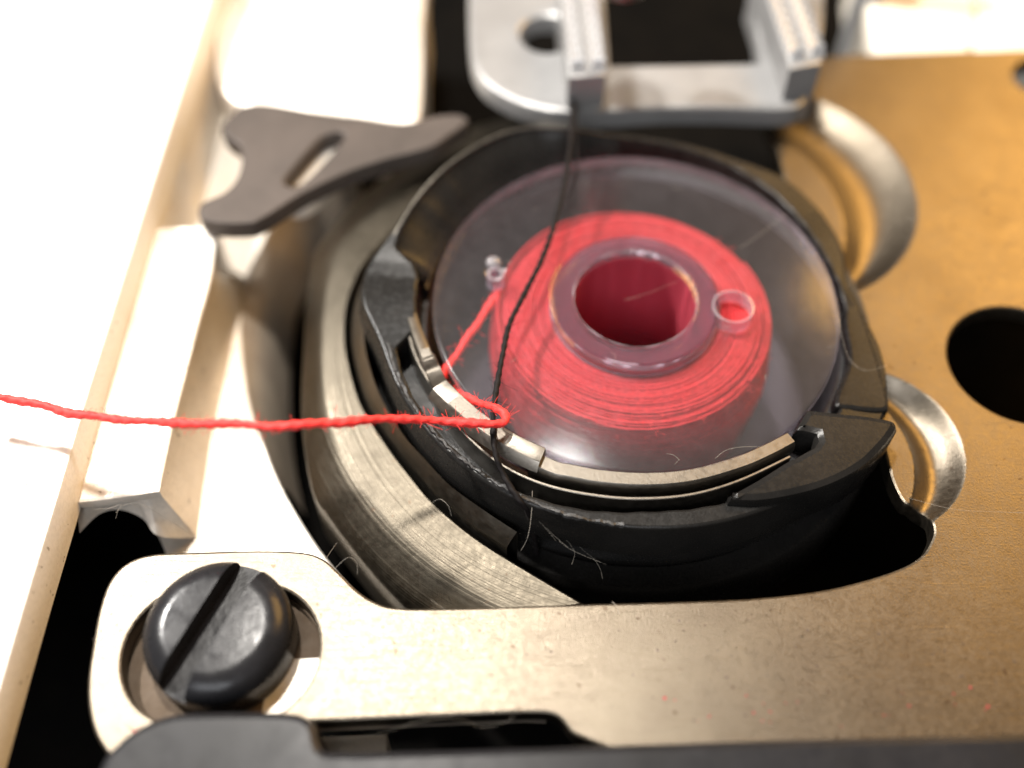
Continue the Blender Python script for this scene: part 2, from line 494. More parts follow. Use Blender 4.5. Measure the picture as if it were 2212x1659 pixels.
# ------------------------------------------------------------------ cream bed behind the cover plate
arm = empty('cream_bed', px(2050, 80, -1), 'cream enamelled bed surface behind the cover plate', 'machine bed')
c1 = cr(P([(1905, 119), (1888, 108), (1880, 60), (1868, -20), (1858, -120)], -.25), 5)
obj('bed_panel', slab(c1 + P([(2092, -120), (2108, 40), (2096, 112)], -.25), -.25, 5, .4), CREAM, arm)
c2 = P([(2104, 111), (2116, 40), (2100, -120), (2700, -120), (2700, 86)], .1)
obj('side_panel', slab(c2, .1, 5, .3), CREAM, arm)
cp = px(1856, 62, -3)
o = obj('guide_post', lathe([(1.05, -9), (1.05, 7), (.8, 7.3), (0, 7.3)], n=32, c=(cp.x, cp.y)), CHROME, None, origin=cp)
tag(o, 'grey round post between the feed dog and the cream bed', 'post')

# ================================================================== RACE RING AND HOOK
ring_root = px(1372, 700, -2); ring_root = Vector((1.0, .6, -2))
ring = empty('race_ring', ring_root, 'wide turned steel race ring curving round left of the bobbin', 'race ring')
outer_px = [(1230, 225), (1060, 262), (930, 315), (800, 405), (750, 450), (700, 510), (675, 560), (660, 650), (655, 750), (650, 850), (653, 940), (673, 1060), (703, 1110), (763, 1190), (823, 1260), (890, 1325), (960, 1390)]
crease_px = [(1235, 262), (1085, 300), (965, 345), (840, 425), (795, 468), (745, 525), (720, 575), (702, 660), (696, 750), (700, 840), (718, 930), (763, 1030), (805, 1085), (853, 1140), (928, 1210), (1003, 1266), (1095, 1325)]
inner_px = [(1240, 310), (1120, 345), (1010, 390), (890, 462), (845, 505), (795, 560), (768, 605), (748, 665), (746, 740), (760, 810), (785, 880), (840, 965), (882, 1020), (935, 1083), (1020, 1155), (1110, 1213), (1260, 1302)]
ro_, rc_, ri_ = cr(P(outer_px, -2.7), 8), cr(P(crease_px, -1.35), 8), cr(P(inner_px, -1.15), 8)
dz = lambda row, d: [p + Vector((0, 0, d)) for p in row]
obj('race_body', loft([dz(ro_, -4), dz(ro_, -.15), [a.lerp(b, .04) + Vector((0, 0, .02)) for a, b in zip(ro_, rc_)],
    [a.lerp(b, .33) + Vector((0, 0, .06)) for a, b in zip(ro_, rc_)], [a.lerp(b, .66) + Vector((0, 0, .08)) for a, b in zip(ro_, rc_)], [a.lerp(b, .93) + Vector((0, 0, .03)) for a, b in zip(ro_, rc_)],
    [a.lerp(b, .08) for a, b in zip(rc_, ri_)], [a.lerp(b, .5) for a, b in zip(rc_, ri_)], [a.lerp(b, .95) for a, b in zip(rc_, ri_)], dz(ri_, -.12), dz(ri_, -4)]), RACE, ring)

hook = empty('rotary_hook', (0, 0, -4), 'grey steel rotary hook ring between race ring and black bobbin case', 'rotary hook')
ho_px = [(1245, 318), (1130, 352), (1022, 398), (905, 470), (858, 512), (808, 566), (782, 612), (762, 670), (760, 742), (774, 812), (800, 882), (854, 962), (896, 1014), (948, 1073), (1022, 1135), (1095, 1182)]
hi_px = [(1245, 335), (1150, 362), (1050, 405), (940, 470), (885, 505), (835, 560), (805, 605), (790, 660), (788, 735), (802, 800), (826, 862), (873, 940), (918, 990), (970, 1045), (1045, 1100), (1118, 1148)]
ho, hi = cr(P(ho_px, -.75), 8), cr(P(hi_px, .15), 8)
obj('hook_rim', loft([dz(ho, -4), dz(ho, -.1), [a.lerp(b, .05) for a, b in zip(ho, hi)], [a.lerp(b, .5) + Vector((0, 0, .08)) for a, b in zip(ho, hi)], [a.lerp(b, .95) + Vector((0, 0, .02)) for a, b in zip(ho, hi)], dz(hi, -.1), dz(hi, -4)]), HOOK, hook)
# dark inner basket of the hook, below the bobbin case
obj('hook_basket', lathe([(13.9, -7), (13.9, -3.4), (13.6, -3.0), (12.6, -2.9), (12.6, -8)], n=120), BLACK, hook)

# ================================================================== BOBBIN CASE
case = empty('bobbin_case', (0, 0, -8), 'black bobbin case holding the clear bobbin, with silver tension spring', 'bobbin case')
TAB = {180: (11.08, 13.95, 2.1, 10.8), 174: (11.1, 13.95, 2.1, 10.8), 170: (11.45, 13.8, 2.2, 10.9), 166: (12.7, 13.45, 2.35, 11.2), 160: (12.75, 13.1, 2.6, 11.4), 140: (12.8, 13.08, 2.9, 11.5),
       121: (12.75, 13.05, 3.0, 11.5), 113: (12.4, 12.7, 3.0, 11.3), 106: (11.8, 12.1, 2.9, 11.0), 95: (11.45, 11.8, 2.4, 10.9), 83: (11.5, 11.9, 2.0, 10.9), 60: (11.7, 12.4, 1.5, 10.9), 45: (11.6, 13.1, 1.25, 10.9),
       33: (11.3, 12.85, 1.1, 10.9), 20: (11.0, 12.3, 1.1, 10.8), 9: (10.9, 11.35, 1.1, 10.8), -2: (10.9, 11.9, .9, 10.8), -12: (11.0, 12.6, .9, 10.8), -25: (11.2, 13.3, .8, 10.8), -40: (11.4, 13.3, .9, 10.8),
       -63: (11.9, 12.9, 1.5, 11.2), -72: (11.94, 12.85, 1.5, 11.6), -90: (11.85, 12.75, 1.45, 11.6), -105: (12.2, 12.75, 1.5, 11.9), -120: (12.5, 12.9, 1.65, 12.2), -141: (12.5, 12.95, 1.8, 12.2),
       -159: (12.4, 12.95, 1.85, 12.1), -165.5: (12.3, 13.0, 1.9, 12.0), -168.5: (11.5, 13.1, 1.95, 11.2), -172: (11.12, 13.3, 2.0, 10.8)}
rows = []
KER = [math.exp(-(k / 3.2) ** 2) for k in range(-8, 9)]
def case_at(a):
    acc = [0] * 4
    for k, kw in zip(range(-8, 9), KER):
        for q, v in enumerate(lerp_table(TAB, a + k)): acc[q] += v * kw
    sm = [v / sum(KER) for v in acc]
    hard = abs(a + 168) < 9 or abs(a - 169) < 9
    return lerp_table(TAB, a) if hard else sm
for a in range(-180, 180):
    ri, rou, zt, rb = case_at(a)
    ri += .02 * math.sin(a * .9); e = min(.14, (rou - ri) * .35)
    rows.append([pol(rb, a, -3.0), pol(rb + (ri - rb) * .5, a, (zt - 3) * .35), pol(ri, a, zt - e), pol(ri + e * .3, a, zt - e * .3), pol(ri + e, a, zt), pol(ri + e * 1.3, a, zt), pol(rou - e * 1.3, a, zt - .02 * (rou - ri)),
                 pol(rou - e, a, zt - .02 * (rou - ri)), pol(rou - e * .3, a, zt - e * .3 - .02 * (rou - ri)), pol(rou + .02, a, zt - e - .02 * (rou - ri)),
                 pol(rou + .08, a, zt - .8), pol(rou + .25, a, zt - 1.1), pol(rou + .25, a, zt - 2.2), pol(rou - .3, a, zt - 2.5), pol(rou - .3, a, -4)])
case_body = obj('case_body', loft(rows, closed_rows=True), BLACK, case)
obj('case_cup', lathe([(12.3, .2), (10.75, .15), (10.62, .0), (10.62, -8.2), (0.01, -8.2)], n=128), ROUGHBLACK, case)
# pitted crest along the front-left lip
crest = [pol(12.7 + random.uniform(-.05, .05), a, lerp_table(TAB, a)[2] - .02 + random.uniform(-.05, .05)) for a in [(-167 + .8 * i) for i in range(90)]]
obj('pitted_crest', tube(crest, .15, 6, taper=lambda t: .75 + .35 * math.sin(t * 61) * math.sin(t * 23)), ROUGHBLACK, case_body)
# thin paler steel line along the upper rim
def rim_line(a0, a1, r):
    pts = []
    for i in range(60):
        a = a0 + (a1 - a0) * i / 59; ri, rou, zt, rb = case_at(round(a))
        pts.append(pol((ri + rou) / 2, a, zt - .02))
    return tube(cr(pts[::3], 4), r, 6, taper=lambda t: .35 + .65 * math.sin(math.pi * t))
arm_rows = []
for i in range(91):
    a = 172 - i * .9
    ri, rou, zt, rb = case_at(round(a))
    fl_ = .10 * math.exp(-((a - 150) / 2.2) ** 2) + .10 * math.exp(-((a - 142) / 2.2) ** 2)
    fade = min(1, (172 - a) / 7) * min(1, (a - 91) / 14)
    rin = ri - .04 + (10.72 - ri) * (.25 + .75 * fade) * 1.0
    arm_rows.append([pol(ri + .05, a, zt - .12), pol(ri - .06, a, zt - .22), pol(ri - .25 * (ri - 10.72) - fl_, a, zt - .55), pol(ri - .62 * (ri - 10.72) - fl_, a, 1.35 + .3 * (zt - 2)), pol(10.9, a, .95), pol(10.75, a, .85), pol(10.72, a, -1.5)])
obj('inner_arm', loft(arm_rows), BLACK, case_body)
obj('pale_rim_edge', rim_line(163, 104, .12), HOOK, case_body)
# horn at the lower right
horn = cr(P([(1742, 880), (1800, 886), (1870, 893)], 2.0), 4)[:-1] + cr(P([(1870, 893), (1925, 903), (1940, 915), (1938, 930), (1915, 962), (1868, 1008), (1800, 1045), (1725, 1068), (1640, 1082), (1575, 1080)], 2.0), 5) + cr(P([(1575, 1066), (1640, 1030), (1700, 992), (1716, 985)], 2.0), 3) + P([(1757, 962), (1765, 950), (1762, 938), (1738, 932), (1716, 930), (1722, 915)], 2.0)
obj('horn', slab(horn, 2.0, 2.6, .38), BLACK, case)
# drop-shaped lug under the right rim
lug = cr(P([(1830, 620), (1850, 640), (1875, 700), (1905, 800), (1922, 872), (1905, 890), (1840, 885), (1800, 870), (1830, 780), (1820, 690)], .9), 5, True)
obj('side_lug', slab(lug, .95, 3, .25), BLACK, case)

# tension spring: thin leaf on edge
sp_path = cr(P([(880, 705), (899, 770), (945, 852), (1000, 930), (1080, 1000), (1180, 1046), (1300, 1070), (1400, 1075), (1500, 1065), (1600, 1035), (1706, 985)], 1.8), 8)
tsp = obj('tension_spring', band(sp_path, lambda t: [(-.05, -2.2), (-.05, -.03), (-.02, 0), (.06, 0), (.09, -.03), (.09, -2.2)]), SPRING, case)
# broad silver lip on the right
lip_path = cr(P([(1150, 990), (1200, 1012), (1230, 1018), (1300, 1031), (1400, 1037), (1500, 1028), (1600, 1000), (1660, 975), (1712, 948)], 1.95), 7)
obj('spring_lip', band(lip_path, lambda t: [(-.38, -1.8), (-.42, -.06), (-.36, 0), (.26 - .1 * t, 0), (.40 - .15 * t, -.12), (.46 - .15 * t, -.5), (.38 - .15 * t, -1.0), (.2, -1.8)]), SPRING, case)
# upper finger: narrow end, crimp, broad leaf
fin = cr(P3([(887, 676, 2.0), (897, 710, 2.05), (912, 748, 2.1), (925, 778, 2.1)]), 6)
obj('spring_finger', band(fin, lambda t: [(-.26 - .06 * t, -1.6), (-.28 - .06 * t, -.05), (-.22 - .06 * t, 0), (.18 + .06 * t, 0), (.27 + .06 * t, -.12), (.34 + .04 * t, -.7), (.25, -1.6)]), SPRING, case)
crimp = cr(P3([(922, 770, 2.15), (928, 784, 2.0), (936, 800, 1.82), (944, 818, 1.95), (951, 832, 2.3)]), 6)
obj('crimp', band(crimp, lambda t: [(-.38, -1.2), (-.40, -.05), (-.36, 0), (.34, 0), (.42, -.1), (.42, -1.2)]), SPRING, case)
leaf = cr(P3([(949, 830, 2.35), (975, 856, 2.4), (1010, 888, 2.4), (1055, 922, 2.4), (1105, 952, 2.4), (1150, 974, 2.35), (1172, 983, 2.3)]), 6)
obj('spring_leaf', band(leaf, lambda t: [(-.40, -.5), (-.44, -.06), (-.38, 0), (.34, 0), (.42, -.05), (.72, -.45), (.62, -.62), (.0, -.6)]), SPRING, case)

# ================================================================== BOBBIN
bob = empty('bobbin', (0, 0, -7.4), 'clear plastic bobbin seen from above inside the black case', 'bobbin')
def flange(zt, t, holes):
    out = [pol(10.25, i * 2.8125, 0) for i in range(128)]
    hl = [[pol(4.26, -i * 5.625, 0) for i in range(64)]]
    for (x, y, r) in holes: hl.append([Vector((x + r * math.cos(R(i * 12)), y + r * math.sin(R(i * 12)), 0)) for i in range(30)])
    return slab(out, zt, t, .09, hl, bottom=True)
h1 = px(1584, 662, 2.0); h2 = px(1070, 592, 2.0)
obj('flange', flange(2.0, .8, [(h1.x, h1.y, 1.08), (h2.x, h2.y, .48)]), CLEAR, bob)
obj('flange', flange(-6.4, .8, []), CLEAR, bob)
def hub_ring(z0, z1): return loft([[pol(r, i * 3.75, z) for r, z in ((3.12, z0), (3.12, z1 - .12 + .04 * math.sin(i * 1.7)), (3.24, z1), (4.13, z1), (4.24, z1 - .1), (4.24, z0))] for i in range(96)], closed_rows=True, closed_cols=True)
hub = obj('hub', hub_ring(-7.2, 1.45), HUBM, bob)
obj('hub_collar', hub_ring(1.5, 2.0), COLLAR, hub)
fl_top = [o_ for o_ in bob.children if o_.name == 'flange'][0]
def sleeve(x, y, r, z0, z1, t): return loft([[Vector((x + q * math.cos(R(i * 10)), y + q * math.sin(R(i * 10)), z)) for q, z in ((r, z0), (r, z1), (r - t, z1 + .02), (r - t, z0))] for i in range(36)], closed_rows=True, closed_cols=True)
obj('hole_rim', sleeve(h1.x, h1.y, 1.06, 1.2, 2.005, .10), FROST, fl_top)
obj('hole_rim', sleeve(h2.x, h2.y, .46, 1.2, 2.02, .16), FROST, fl_top)
obj('flange_edge', loft([[pol(r, i * 2.5, z) for r, z in ((10.255, 1.3), (10.30, 1.6), (10.255, 1.92))] for i in range(144)], closed_rows=True), FROST, fl_top)
rr_ = random.Random(5)
obj('hub_rim', tube([pol(3.13 + rr_.uniform(-.025, .025), i * 3, 1.98 + rr_.uniform(-.03, .03)) for i in range(121)], .035, 6, caps=False, taper=lambda t: .25 + abs(math.sin(t * 17) * math.sin(t * 41 + 1))), FROST, [o_ for o_ in bob.children if o_.name == 'hub'][0])
obj('hub_foot', tube([pol(4.27, i * 3, 1.15) for i in range(121)], .035, 6, caps=False), FROST, [o_ for o_ in bob.children if o_.name == 'hub'][0])
obj('glint_bump', lathe([(.40, 2.0), (.38, 2.1), (.26, 2.22), (.01, 2.28)], n=24, c=(h2.x - .1, h2.y + .75)), FROST, fl_top)  # small bump added beside the hole to make a glint

# ================================================================== THREADS
rt = empty('red_thread', (0, 0, -6.2), 'red sewing thread wound on the bobbin, its tail running off to the left', 'thread')
TR = .15
def wob(seed):
    ph = [(random.Random(seed + k).uniform(0, 6.28), random.Random(seed + 9 + k).uniform(.15, 3.2)) for k in range(6)]
    return lambda a: sum(math.sin(a * f + p) for p, f in ph) / 3
def wind():
    parts = []
    # outer helical layer, top to bottom, uneven from turn to turn
    for layer in range(2):
        path = []; w1, w2 = wob(layer * 50), wob(layer * 50 + 20)
        turns, z0, z1 = 38, .55, -6.05
        nstep = int(turns * 140)
        for i in range(nstep):
            t = i / nstep; a = 2 * math.pi * turns * t + layer * 2
            z = z0 + (z1 - z0) * (t if layer == 0 else 1 - t) + .10 * w1(a * .37)
            r = 6.88 + .06 * layer + .38 * math.sin(math.pi * min(1, (t if layer == 0 else 1 - t) * 1.2)) + .07 * w2(a * .41)
            path.append(Vector((r * math.cos(a), r * math.sin(a), min(z, .98))))
        parts.append(tube(path, TR, 6, 2, .42, .30))
    # top faces of the wound layers, seen through the flange
    for layer in range(2):
        path = []; w1, w2 = wob(layer * 70 + 300), wob(layer * 70 + 340)
        turns, r0, r1 = 20, 4.40, 6.9
        nstep = turns * 130
        for i in range(nstep):
            t = i / nstep; a = 2 * math.pi * turns * t + layer * 3
            r = r0 + (r1 - r0) * t + .11 * w1(a * .5)
            z = .98 - .42 * t ** 5 - .03 * layer + .05 * w2(a * .9)
            path.append(Vector((r * math.cos(a), r * math.sin(a), min(1.08, z))))
        parts.append(tube(path, TR * .95, 6, 2, .42, .30))
    # stray crossing turns on the upper shoulder
    for q in range(26):
        path = []; ph = random.uniform(0, 6.28); ti = random.uniform(-.35, .35)
        zc = random.uniform(-1.6, .8); rr = 6.98 + min(.32, (.75 - zc) * .16)
        sp = random.uniform(1.5, 4.5)
        for i in range(150):
            a = i / 150 * sp + ph
            path.append(Vector((rr * math.cos(a), rr * math.sin(a), min(.95, zc + ti * math.sin((a - ph) * 1.3)))))
        parts.append(tube(path, TR, 6, 2, .42, .30))
    return join(*parts)
TR = .088
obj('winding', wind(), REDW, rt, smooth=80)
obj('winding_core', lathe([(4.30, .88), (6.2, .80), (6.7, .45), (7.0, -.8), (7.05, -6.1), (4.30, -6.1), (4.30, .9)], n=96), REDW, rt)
wf = [pol(random.uniform(4.6, 6.9), random.uniform(0, 360), 1.0) for _ in range(200)] + [pol(7.15, random.uniform(200, 350), random.uniform(-3, .8)) for _ in range(150)]
tail = P3([(1078, 628, .9), (1066, 648, .9), (1030, 700, .95), (990, 760, 1.0), (962, 800, 1.1), (954, 822, 1.1), (968, 838, 1.1), (992, 853, 1.3), (1030, 867, 2.1), (1062, 880, 2.8), (1086, 892, 3.15), (1094, 903, 3.3), (1086, 912, 3.4), (1055, 915, 3.5), (1000, 914, 3.6), (940, 908, 3.8), (870, 905, 4.4), (800, 907, 5.0), (720, 913, 5.6), (650, 919, 6.0), (570, 920, 6.2), (480, 915, 6.0), (400, 915, 5.6), (320, 910, 5.0), (230, 903, 4.5), (160, 893, 4.2), (80, 874, 3.9), (0, 857, 4.0), (-90, 838, 4.1)])
tail = resample(cr(tail, 14), .07)
tail = [p + Vector((.02 * math.sin(i * .21), .03 * math.sin(i * .13), .03 * math.sin(i * .17))) for i, p in enumerate(tail)]
obj('tail', tube(tail,   .19, 10, 2, .62, .10, taper=lambda t: 1 + .10 * math.sin(t * 90) + .08 * math.sin(t * 37 + 1)), RED, rt, smooth=80)
def fuzz(path, count, length, r):
    parts = []
    for _ in range(count):
        p = random.choice(path); d = Vector((random.gauss(0, 1), random.gauss(0, 1), random.gauss(0, .8))).normalized()
        c = Vector((random.gauss(0, 1), random.gauss(0, 1), random.gauss(0, .6))) * .4
        L = random.uniform(.35, 1) * length
        pts = [p + d * (L * t) + c * (L * t * t) for t in (0, .25, .5, .75, 1)]
        parts.append(tube(pts, r, 3, caps=False))
    return join(*parts)
tag(obj('fuzz', join(fuzz(tail, 650, .6, .009), fuzz(wf, 420, .4, .007)), RED, rt), kind='stuff')

bt = empty('black_thread', px(1235, 255, 3.5), 'black upper thread crossing over the bobbin from the feed plate', 'thread')
bp_ = P3([(1238, 215, 3.0), (1236, 255, 3.6), (1230, 330, 3.6), (1216, 410, 3.4), (1196, 490, 3.2), (1168, 565, 3.0), (1130, 640, 2.9), (1100, 702, 2.8), (1086, 765, 2.75), (1074, 830, 2.75), (1066, 890, 2.75), (1066, 945, 2.75), (1073, 990, 2.5), (1085, 1020, 2.1), (1100, 1048, 1.9), (1124, 1083, 1.6), (1142, 1110, .8), (1152, 1150, -.8), (1160, 1200, -3)])
bp_ = resample(cr(bp_, 14), .08)
obj('strand', tube(bp_, .135, 10, 2, .55, .12, taper=lambda t: 1 + .06 * math.sin(t * 70)), BLK, bt, smooth=80)
tag(obj('fuzz', fuzz(bp_[:int(len(bp_) * .95)], 170, .75, .008), BLK, bt), kind='stuff')
b2 = resample(cr(P3([(1244, 225, 3.0), (1245, 300, 3.5), (1246, 360, 3.2), (1240, 400, 2.9), (1222, 430, 2.6)]), 10), .1)
obj('loose_ply', tube(b2, .06, 6), BLK, bt)

# ================================================================== COVER PLATE
cov = empty('cover_plate', px(1500, 1450, -1), 'satin nickel cover plate curving round the hook, warm gold on the right', 'cover plate')
left = cr(P([(262, 1662), (240, 1640), (208, 1592), (193, 1540), (189, 1480), (197, 1410), (213, 1320), (235, 1258), (270, 1218), (325, 1197), (420, 1192), (560, 1188), (655, 1192), (700, 1207), (735, 1238), (775, 1277), (815, 1301), (860, 1312), (950, 1313), (1100, 1309), (1250, 1304), (1450, 1299), (1620, 1292), (1760, 1277), (1860, 1255), (1945, 1227), (1990, 1200), (2012, 1165), (2016, 1140), (2003, 1106), (1975, 1092), (1953, 1086), (1930, 1045), (1914, 988), (1900, 920), (1880, 850), (1850, 760), (1810, 660), (1765, 560), (1722, 470), (1695, 390), (1676, 310), (1664, 262), (1660, 225), (1664, 160)], 0), 5)
rest = P([(1700, 128), (1790, 122), (1830, 118), (2212, 104), (2600, 88), (2680, 1750)], 0) + cr(P([(1400, 1680), (1340, 1630), (1273, 1601), (1237, 1585), (1217, 1560), (1192, 1543), (1133, 1540), (958, 1547), (689, 1559), (668, 1562), (655, 1600), (645, 1680), (560, 1690), (330, 1690), (285, 1680)], 0), 4)
plate_o = left + rest
def ell(cx_, cy_, rx, ry, n=48): return [Vector((cx_ + rx * math.cos(2 * math.pi * i / n), cy_ + ry * math.sin(2 * math.pi * i / n), 0)) for i in range(n)]
sl = px(478, 1408, 0)
slot = []
for i in range(48):
    a = 2 * math.pi * i / 48
    slot.append(Vector((sl.x + math.copysign(1, math.cos(a)) * 1.05 + 3.15 * math.cos(a), sl.y + 3.12 * math.sin(a), 0)))
holes = [slot, ell(19.61, -2.69, 3.63, 3.63)]
h3 = px(2250, 168, 0); holes.append(ell(h3.x, h3.y, 1.7, 1.7, 32))
G1 = ((8.11, 9.82), 8.75, (3.42, 7.41), 8.89)
G2 = ((10.87, -7.6), 4.61, (7.66, -8.23), 5.23)
def groove(x, y, g, depth):
    (ox, oy), orad, (ix, iy), irad = g
    do = orad - math.hypot(x - ox, y - oy); di = math.hypot(x - ix, y - iy) - irad
    if do <= 0 or di <= 0: return 0
    t = do / (do + di); wid = min(1, (do + di) / 2.5)
    return -depth * wid * math.sin(math.pi * t) ** 1.15
zf = lambda x, y: groove(x, y, G1, .8) + groove(x, y, G2, .85)
extra = []
for g in (G1, G2):
    (ox, oy), orad = g[0], g[1]
    n = 66
    for i in range(-n, n + 1):
        for j in range(-n, n + 1):
            x, y = ox + orad * 1.05 * i / n, oy + orad * 1.05 * j / n
            if math.hypot(x - ox, y - oy) < orad * 1.05 and math.hypot(x - g[2][0], y - g[2][1]) > g[3] - .5: extra.append((x + .003 * j, y + .002 * i))
def pip(p, loop):
    c = False; j = len(loop) - 1
    for i in range(len(loop)):
        a, b = loop[i], loop[j]
        if (a.y > p[1]) != (b.y > p[1]) and p[0] < (b.x - a.x) * (p[1] - a.y) / (b.y - a.y) + a.x: c = not c
        j = i
    return c
ins = inset(plate_o, .35)
extra = [e for e in extra if pip(e, ins)]
PLATE = plate_mat()
pl = obj('plate', slab(plate_o, 0, .95, .13, holes, extra, zf), PLATE, cov, smooth=35)
# stepped seat under the screw slot
seat = inset(slot, -.7)
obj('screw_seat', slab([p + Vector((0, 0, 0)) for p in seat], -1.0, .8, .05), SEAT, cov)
# second leaf under the front edge
uo = P([(560, 1575), (700, 1568), (958, 1556), (1133, 1549), (1180, 1551)], -.98)
obj('backing_leaf', slab(uo + [p + Vector((0, 3.0, 0)) for p in uo[::-1]], -.98, .75, .05), CAST, cov)
# pale ledge deep in the front notch
lo = P([(640, 1592), (836, 1586), (836, 1640), (640, 1650)], -2.6)
o = obj('notch_ledge', slab(lo, -2.6, 2, .1), CAST, cov)

# screw
scp = px(465, 1352, 1.1)
scr = empty('slotted_screw', (scp.x, scp.y, -1.0), 'large black slotted screw clamping the left end of the cover plate', 'screw')
def screw_head():
    rad = 3.18
    prof = [(rad - .12, -1.0), (rad, -.85), (rad, .45), (rad - .06, .72), (rad - .22, 1.0), (rad - .45, 1.2), (rad - .75, 1.34), (rad - 1.0, 1.40), (rad - 1.15, 1.41), (.02, 1.42)]
    rows = [[Vector((r * math.cos(2 * math.pi * i / 96) + scp.x, r * math.sin(2 * math.pi * i / 96) + scp.y, z)) for r, z in prof] for i in range(96)]
    return loft(rows, closed_rows=True)
head = obj('head', screw_head(), SCREWM, scr)
# cut the slot with a boolean, then apply by evaluating
sd = R(66)
def slot_box():
    d = Vector((math.cos(sd), math.sin(sd), 0)); nn = Vector((-d.y, d.x, 0)); c = Vector((scp.x, scp.y, 0)) + nn * .25
    V = []
    for zz in (.25, 3):
        for a, b in ((-5, -.66), (5, -.66), (5, .66), (-5, .66)): V.append(c + d * a + nn * b + Vector((0, 0, zz)))
    return V, [(0, 3, 2, 1), (4, 5, 6, 7), (0, 1, 5, 4), (1, 2, 6, 5), (2, 3, 7, 6), (3, 0, 4, 7)]
# close the head bottom so that the boolean works
bm = bmesh.new(); bm.from_mesh(head.data)
bmesh.ops.remove_doubles(bm, verts=bm.verts, dist=2.5e-5)
bmesh.ops.holes_fill(bm, edges=[e for e in bm.edges if e.is_boundary])
bmesh.ops.recalc_face_normals(bm, faces=bm.faces); bm.to_mesh(head.data); bm.free()
cut = obj('slot_cutter', slot_box(), BLACK, scr, smooth=0)
md = head.modifiers.new('slot', 'BOOLEAN'); md.operation = 'DIFFERENCE'; md.object = cut; md.solver = 'EXACT'
bpy.context.view_layer.update()
dg = bpy.context.evaluated_depsgraph_get()
nm = bpy.data.meshes.new_from_object(head.evaluated_get(dg))
head.modifiers.clear(); head.data = nm
bpy.data.objects.remove(cut)
bmx = bmesh.new(); bmx.from_mesh(nm)
ee = [e for e in bmx.edges if len(e.link_faces) == 2 and e.calc_face_angle(0) > R(50) and max(v.co.z for v in e.verts) > 1.6e-3]
bmesh.ops.bevel(bmx, geom=ee, offset=.09e-3, segments=2, affect='EDGES', clamp_overlap=True)
bmx.to_mesh(nm); bmx.free()
for f in nm.polygons: f.use_smooth = True
nm.set_sharp_from_angle(angle=R(38))
obj('shank', lathe([(1.6, -.98), (1.6, -5)], n=24, c=(scp.x, scp.y)), BLACK, scr)

# ================================================================== LEVER
lv_px = [(492, 254), (513, 233), (543, 222), (579, 222), (645, 233), (702, 245), (762, 251), (822, 261), (867, 264), (903, 258), (942, 249), (987, 246), (1008, 254), (1009, 264), (972, 290), (927, 318), (837, 342), (768, 364), (717, 386), (651, 418), (597, 452), (560, 474), (540, 481), (480, 482), (440, 474), (428, 462), (430, 443), (447, 431), (486, 413), (513, 380), (522, 335), (516, 314), (492, 296), (478, 281), (480, 268)]
LZ = 1.0
lev = empty('lever_finger', px(700, 330, 0), 'dark forked lever finger with a slot, pointing at the bobbin case', 'lever')
ls = cr(P([(618, 398), (616, 386), (640, 355), (690, 300), (722, 286), (742, 288), (738, 304), (700, 348), (660, 388), (636, 402)], LZ), 4, True)
obj('lever_plate', slab(cr(P(lv_px, LZ), 5, True), LZ, 1.15, .16, [ls], bottom=True), LEVER, lev)
obj('slot_seat', slab(inset(ls, -.6), LZ - 1.2, .8, .05), CAST, lev)

# ================================================================== FEED DOG CARRIER
CZ = 2.4
fc = empty('feed_dog_carrier', px(1400, 200, 0), 'bright steel feed dog carrier with two toothed bars behind the bobbin', 'feed dog')
co = cr(P([(1012, -90), (1012, 0), (1013, 80), (1021, 137), (1047, 179), (1093, 209), (1145, 229), (1210, 240), (1308, 239), (1438, 232), (1560, 232), (1690, 236), (1732, 226), (1750, 200), (1766, 150), (1778, 60), (1782, -20), (1790, -90)], CZ), 5)
op = P([(1290, -85), (1306, 0), (1318, 139), (1470, 137), (1640, 134), (1632, 60), (1618, -85)], CZ)
ch = px(1182, 72, CZ)
obj('carrier_plate', slab(co, CZ, 1.3, .3, [op, ell(ch.x, ch.y, 1.6, 1.75, 32)], bottom=True), CHROME, fc)
def quad_bar(pts, z, th, b=.12): return slab(P(pts, z), z, th, b)
DZ = 4.6
tooth_me = None
def tooth(parent, p, w_, l_, h_, ang):
    global tooth_me
    if tooth_me is None:
        V = [(-.5, -.5, 0), (.5, -.5, 0), (.5, .5, 0), (-.5, .5, 0), (-.40, -.05, .85), (.40, -.05, .85), (.36, .12, 1), (-.36, .12, 1)]
        F = [(0, 1, 5, 4), (4, 5, 6, 7), (1, 2, 6, 5), (3, 0, 4, 7), (2, 3, 7, 6)]
        tooth_me = bpy.data.meshes.new('tooth'); tooth_me.from_pydata([Vector(v) * S for v in V], [], F); tooth_me.materials.append(TOOTHM)
    o = bpy.data.objects.new('tooth', tooth_me); col.objects.link(o); o.parent = parent
    base = Vector((0, 0, 0)); q = parent
    while q is not None: base += q.location / S; q = q.parent
    o.location = (p - base) * S; o.scale = (w_, l_, h_); o.rotation_euler = (0, 0, ang)
def dog(quad, rows_, n, tw):
    d = obj('feed_dog', quad_bar(quad, DZ, 4.2, .15), CHROME, fc)
    for (a, b) in rows_:
        A, B = px(*a, DZ), px(*b, DZ)
        ang = math.atan2((B - A).y, (B - A).x) - math.pi / 2
        for i in range(n):
            p = A.lerp(B, i / (n - 1))
            tooth(d, Vector((p.x, p.y, DZ - .03)), tw, (B - A).length / (n - 1) * .72, .75, ang)
    return d
dog([(1228, 168), (1308, 162), (1286, -60), (1206, -60)], [((1248, 150), (1220, -50)), ((1292, 148), (1268, -50))], 11, .85)
dog([(1706, 150), (1776, 136), (1722, -80), (1632, -80)], [((1722, 126), (1655, -60)), ((1764, 118), (1700, -60))], 10, .8)

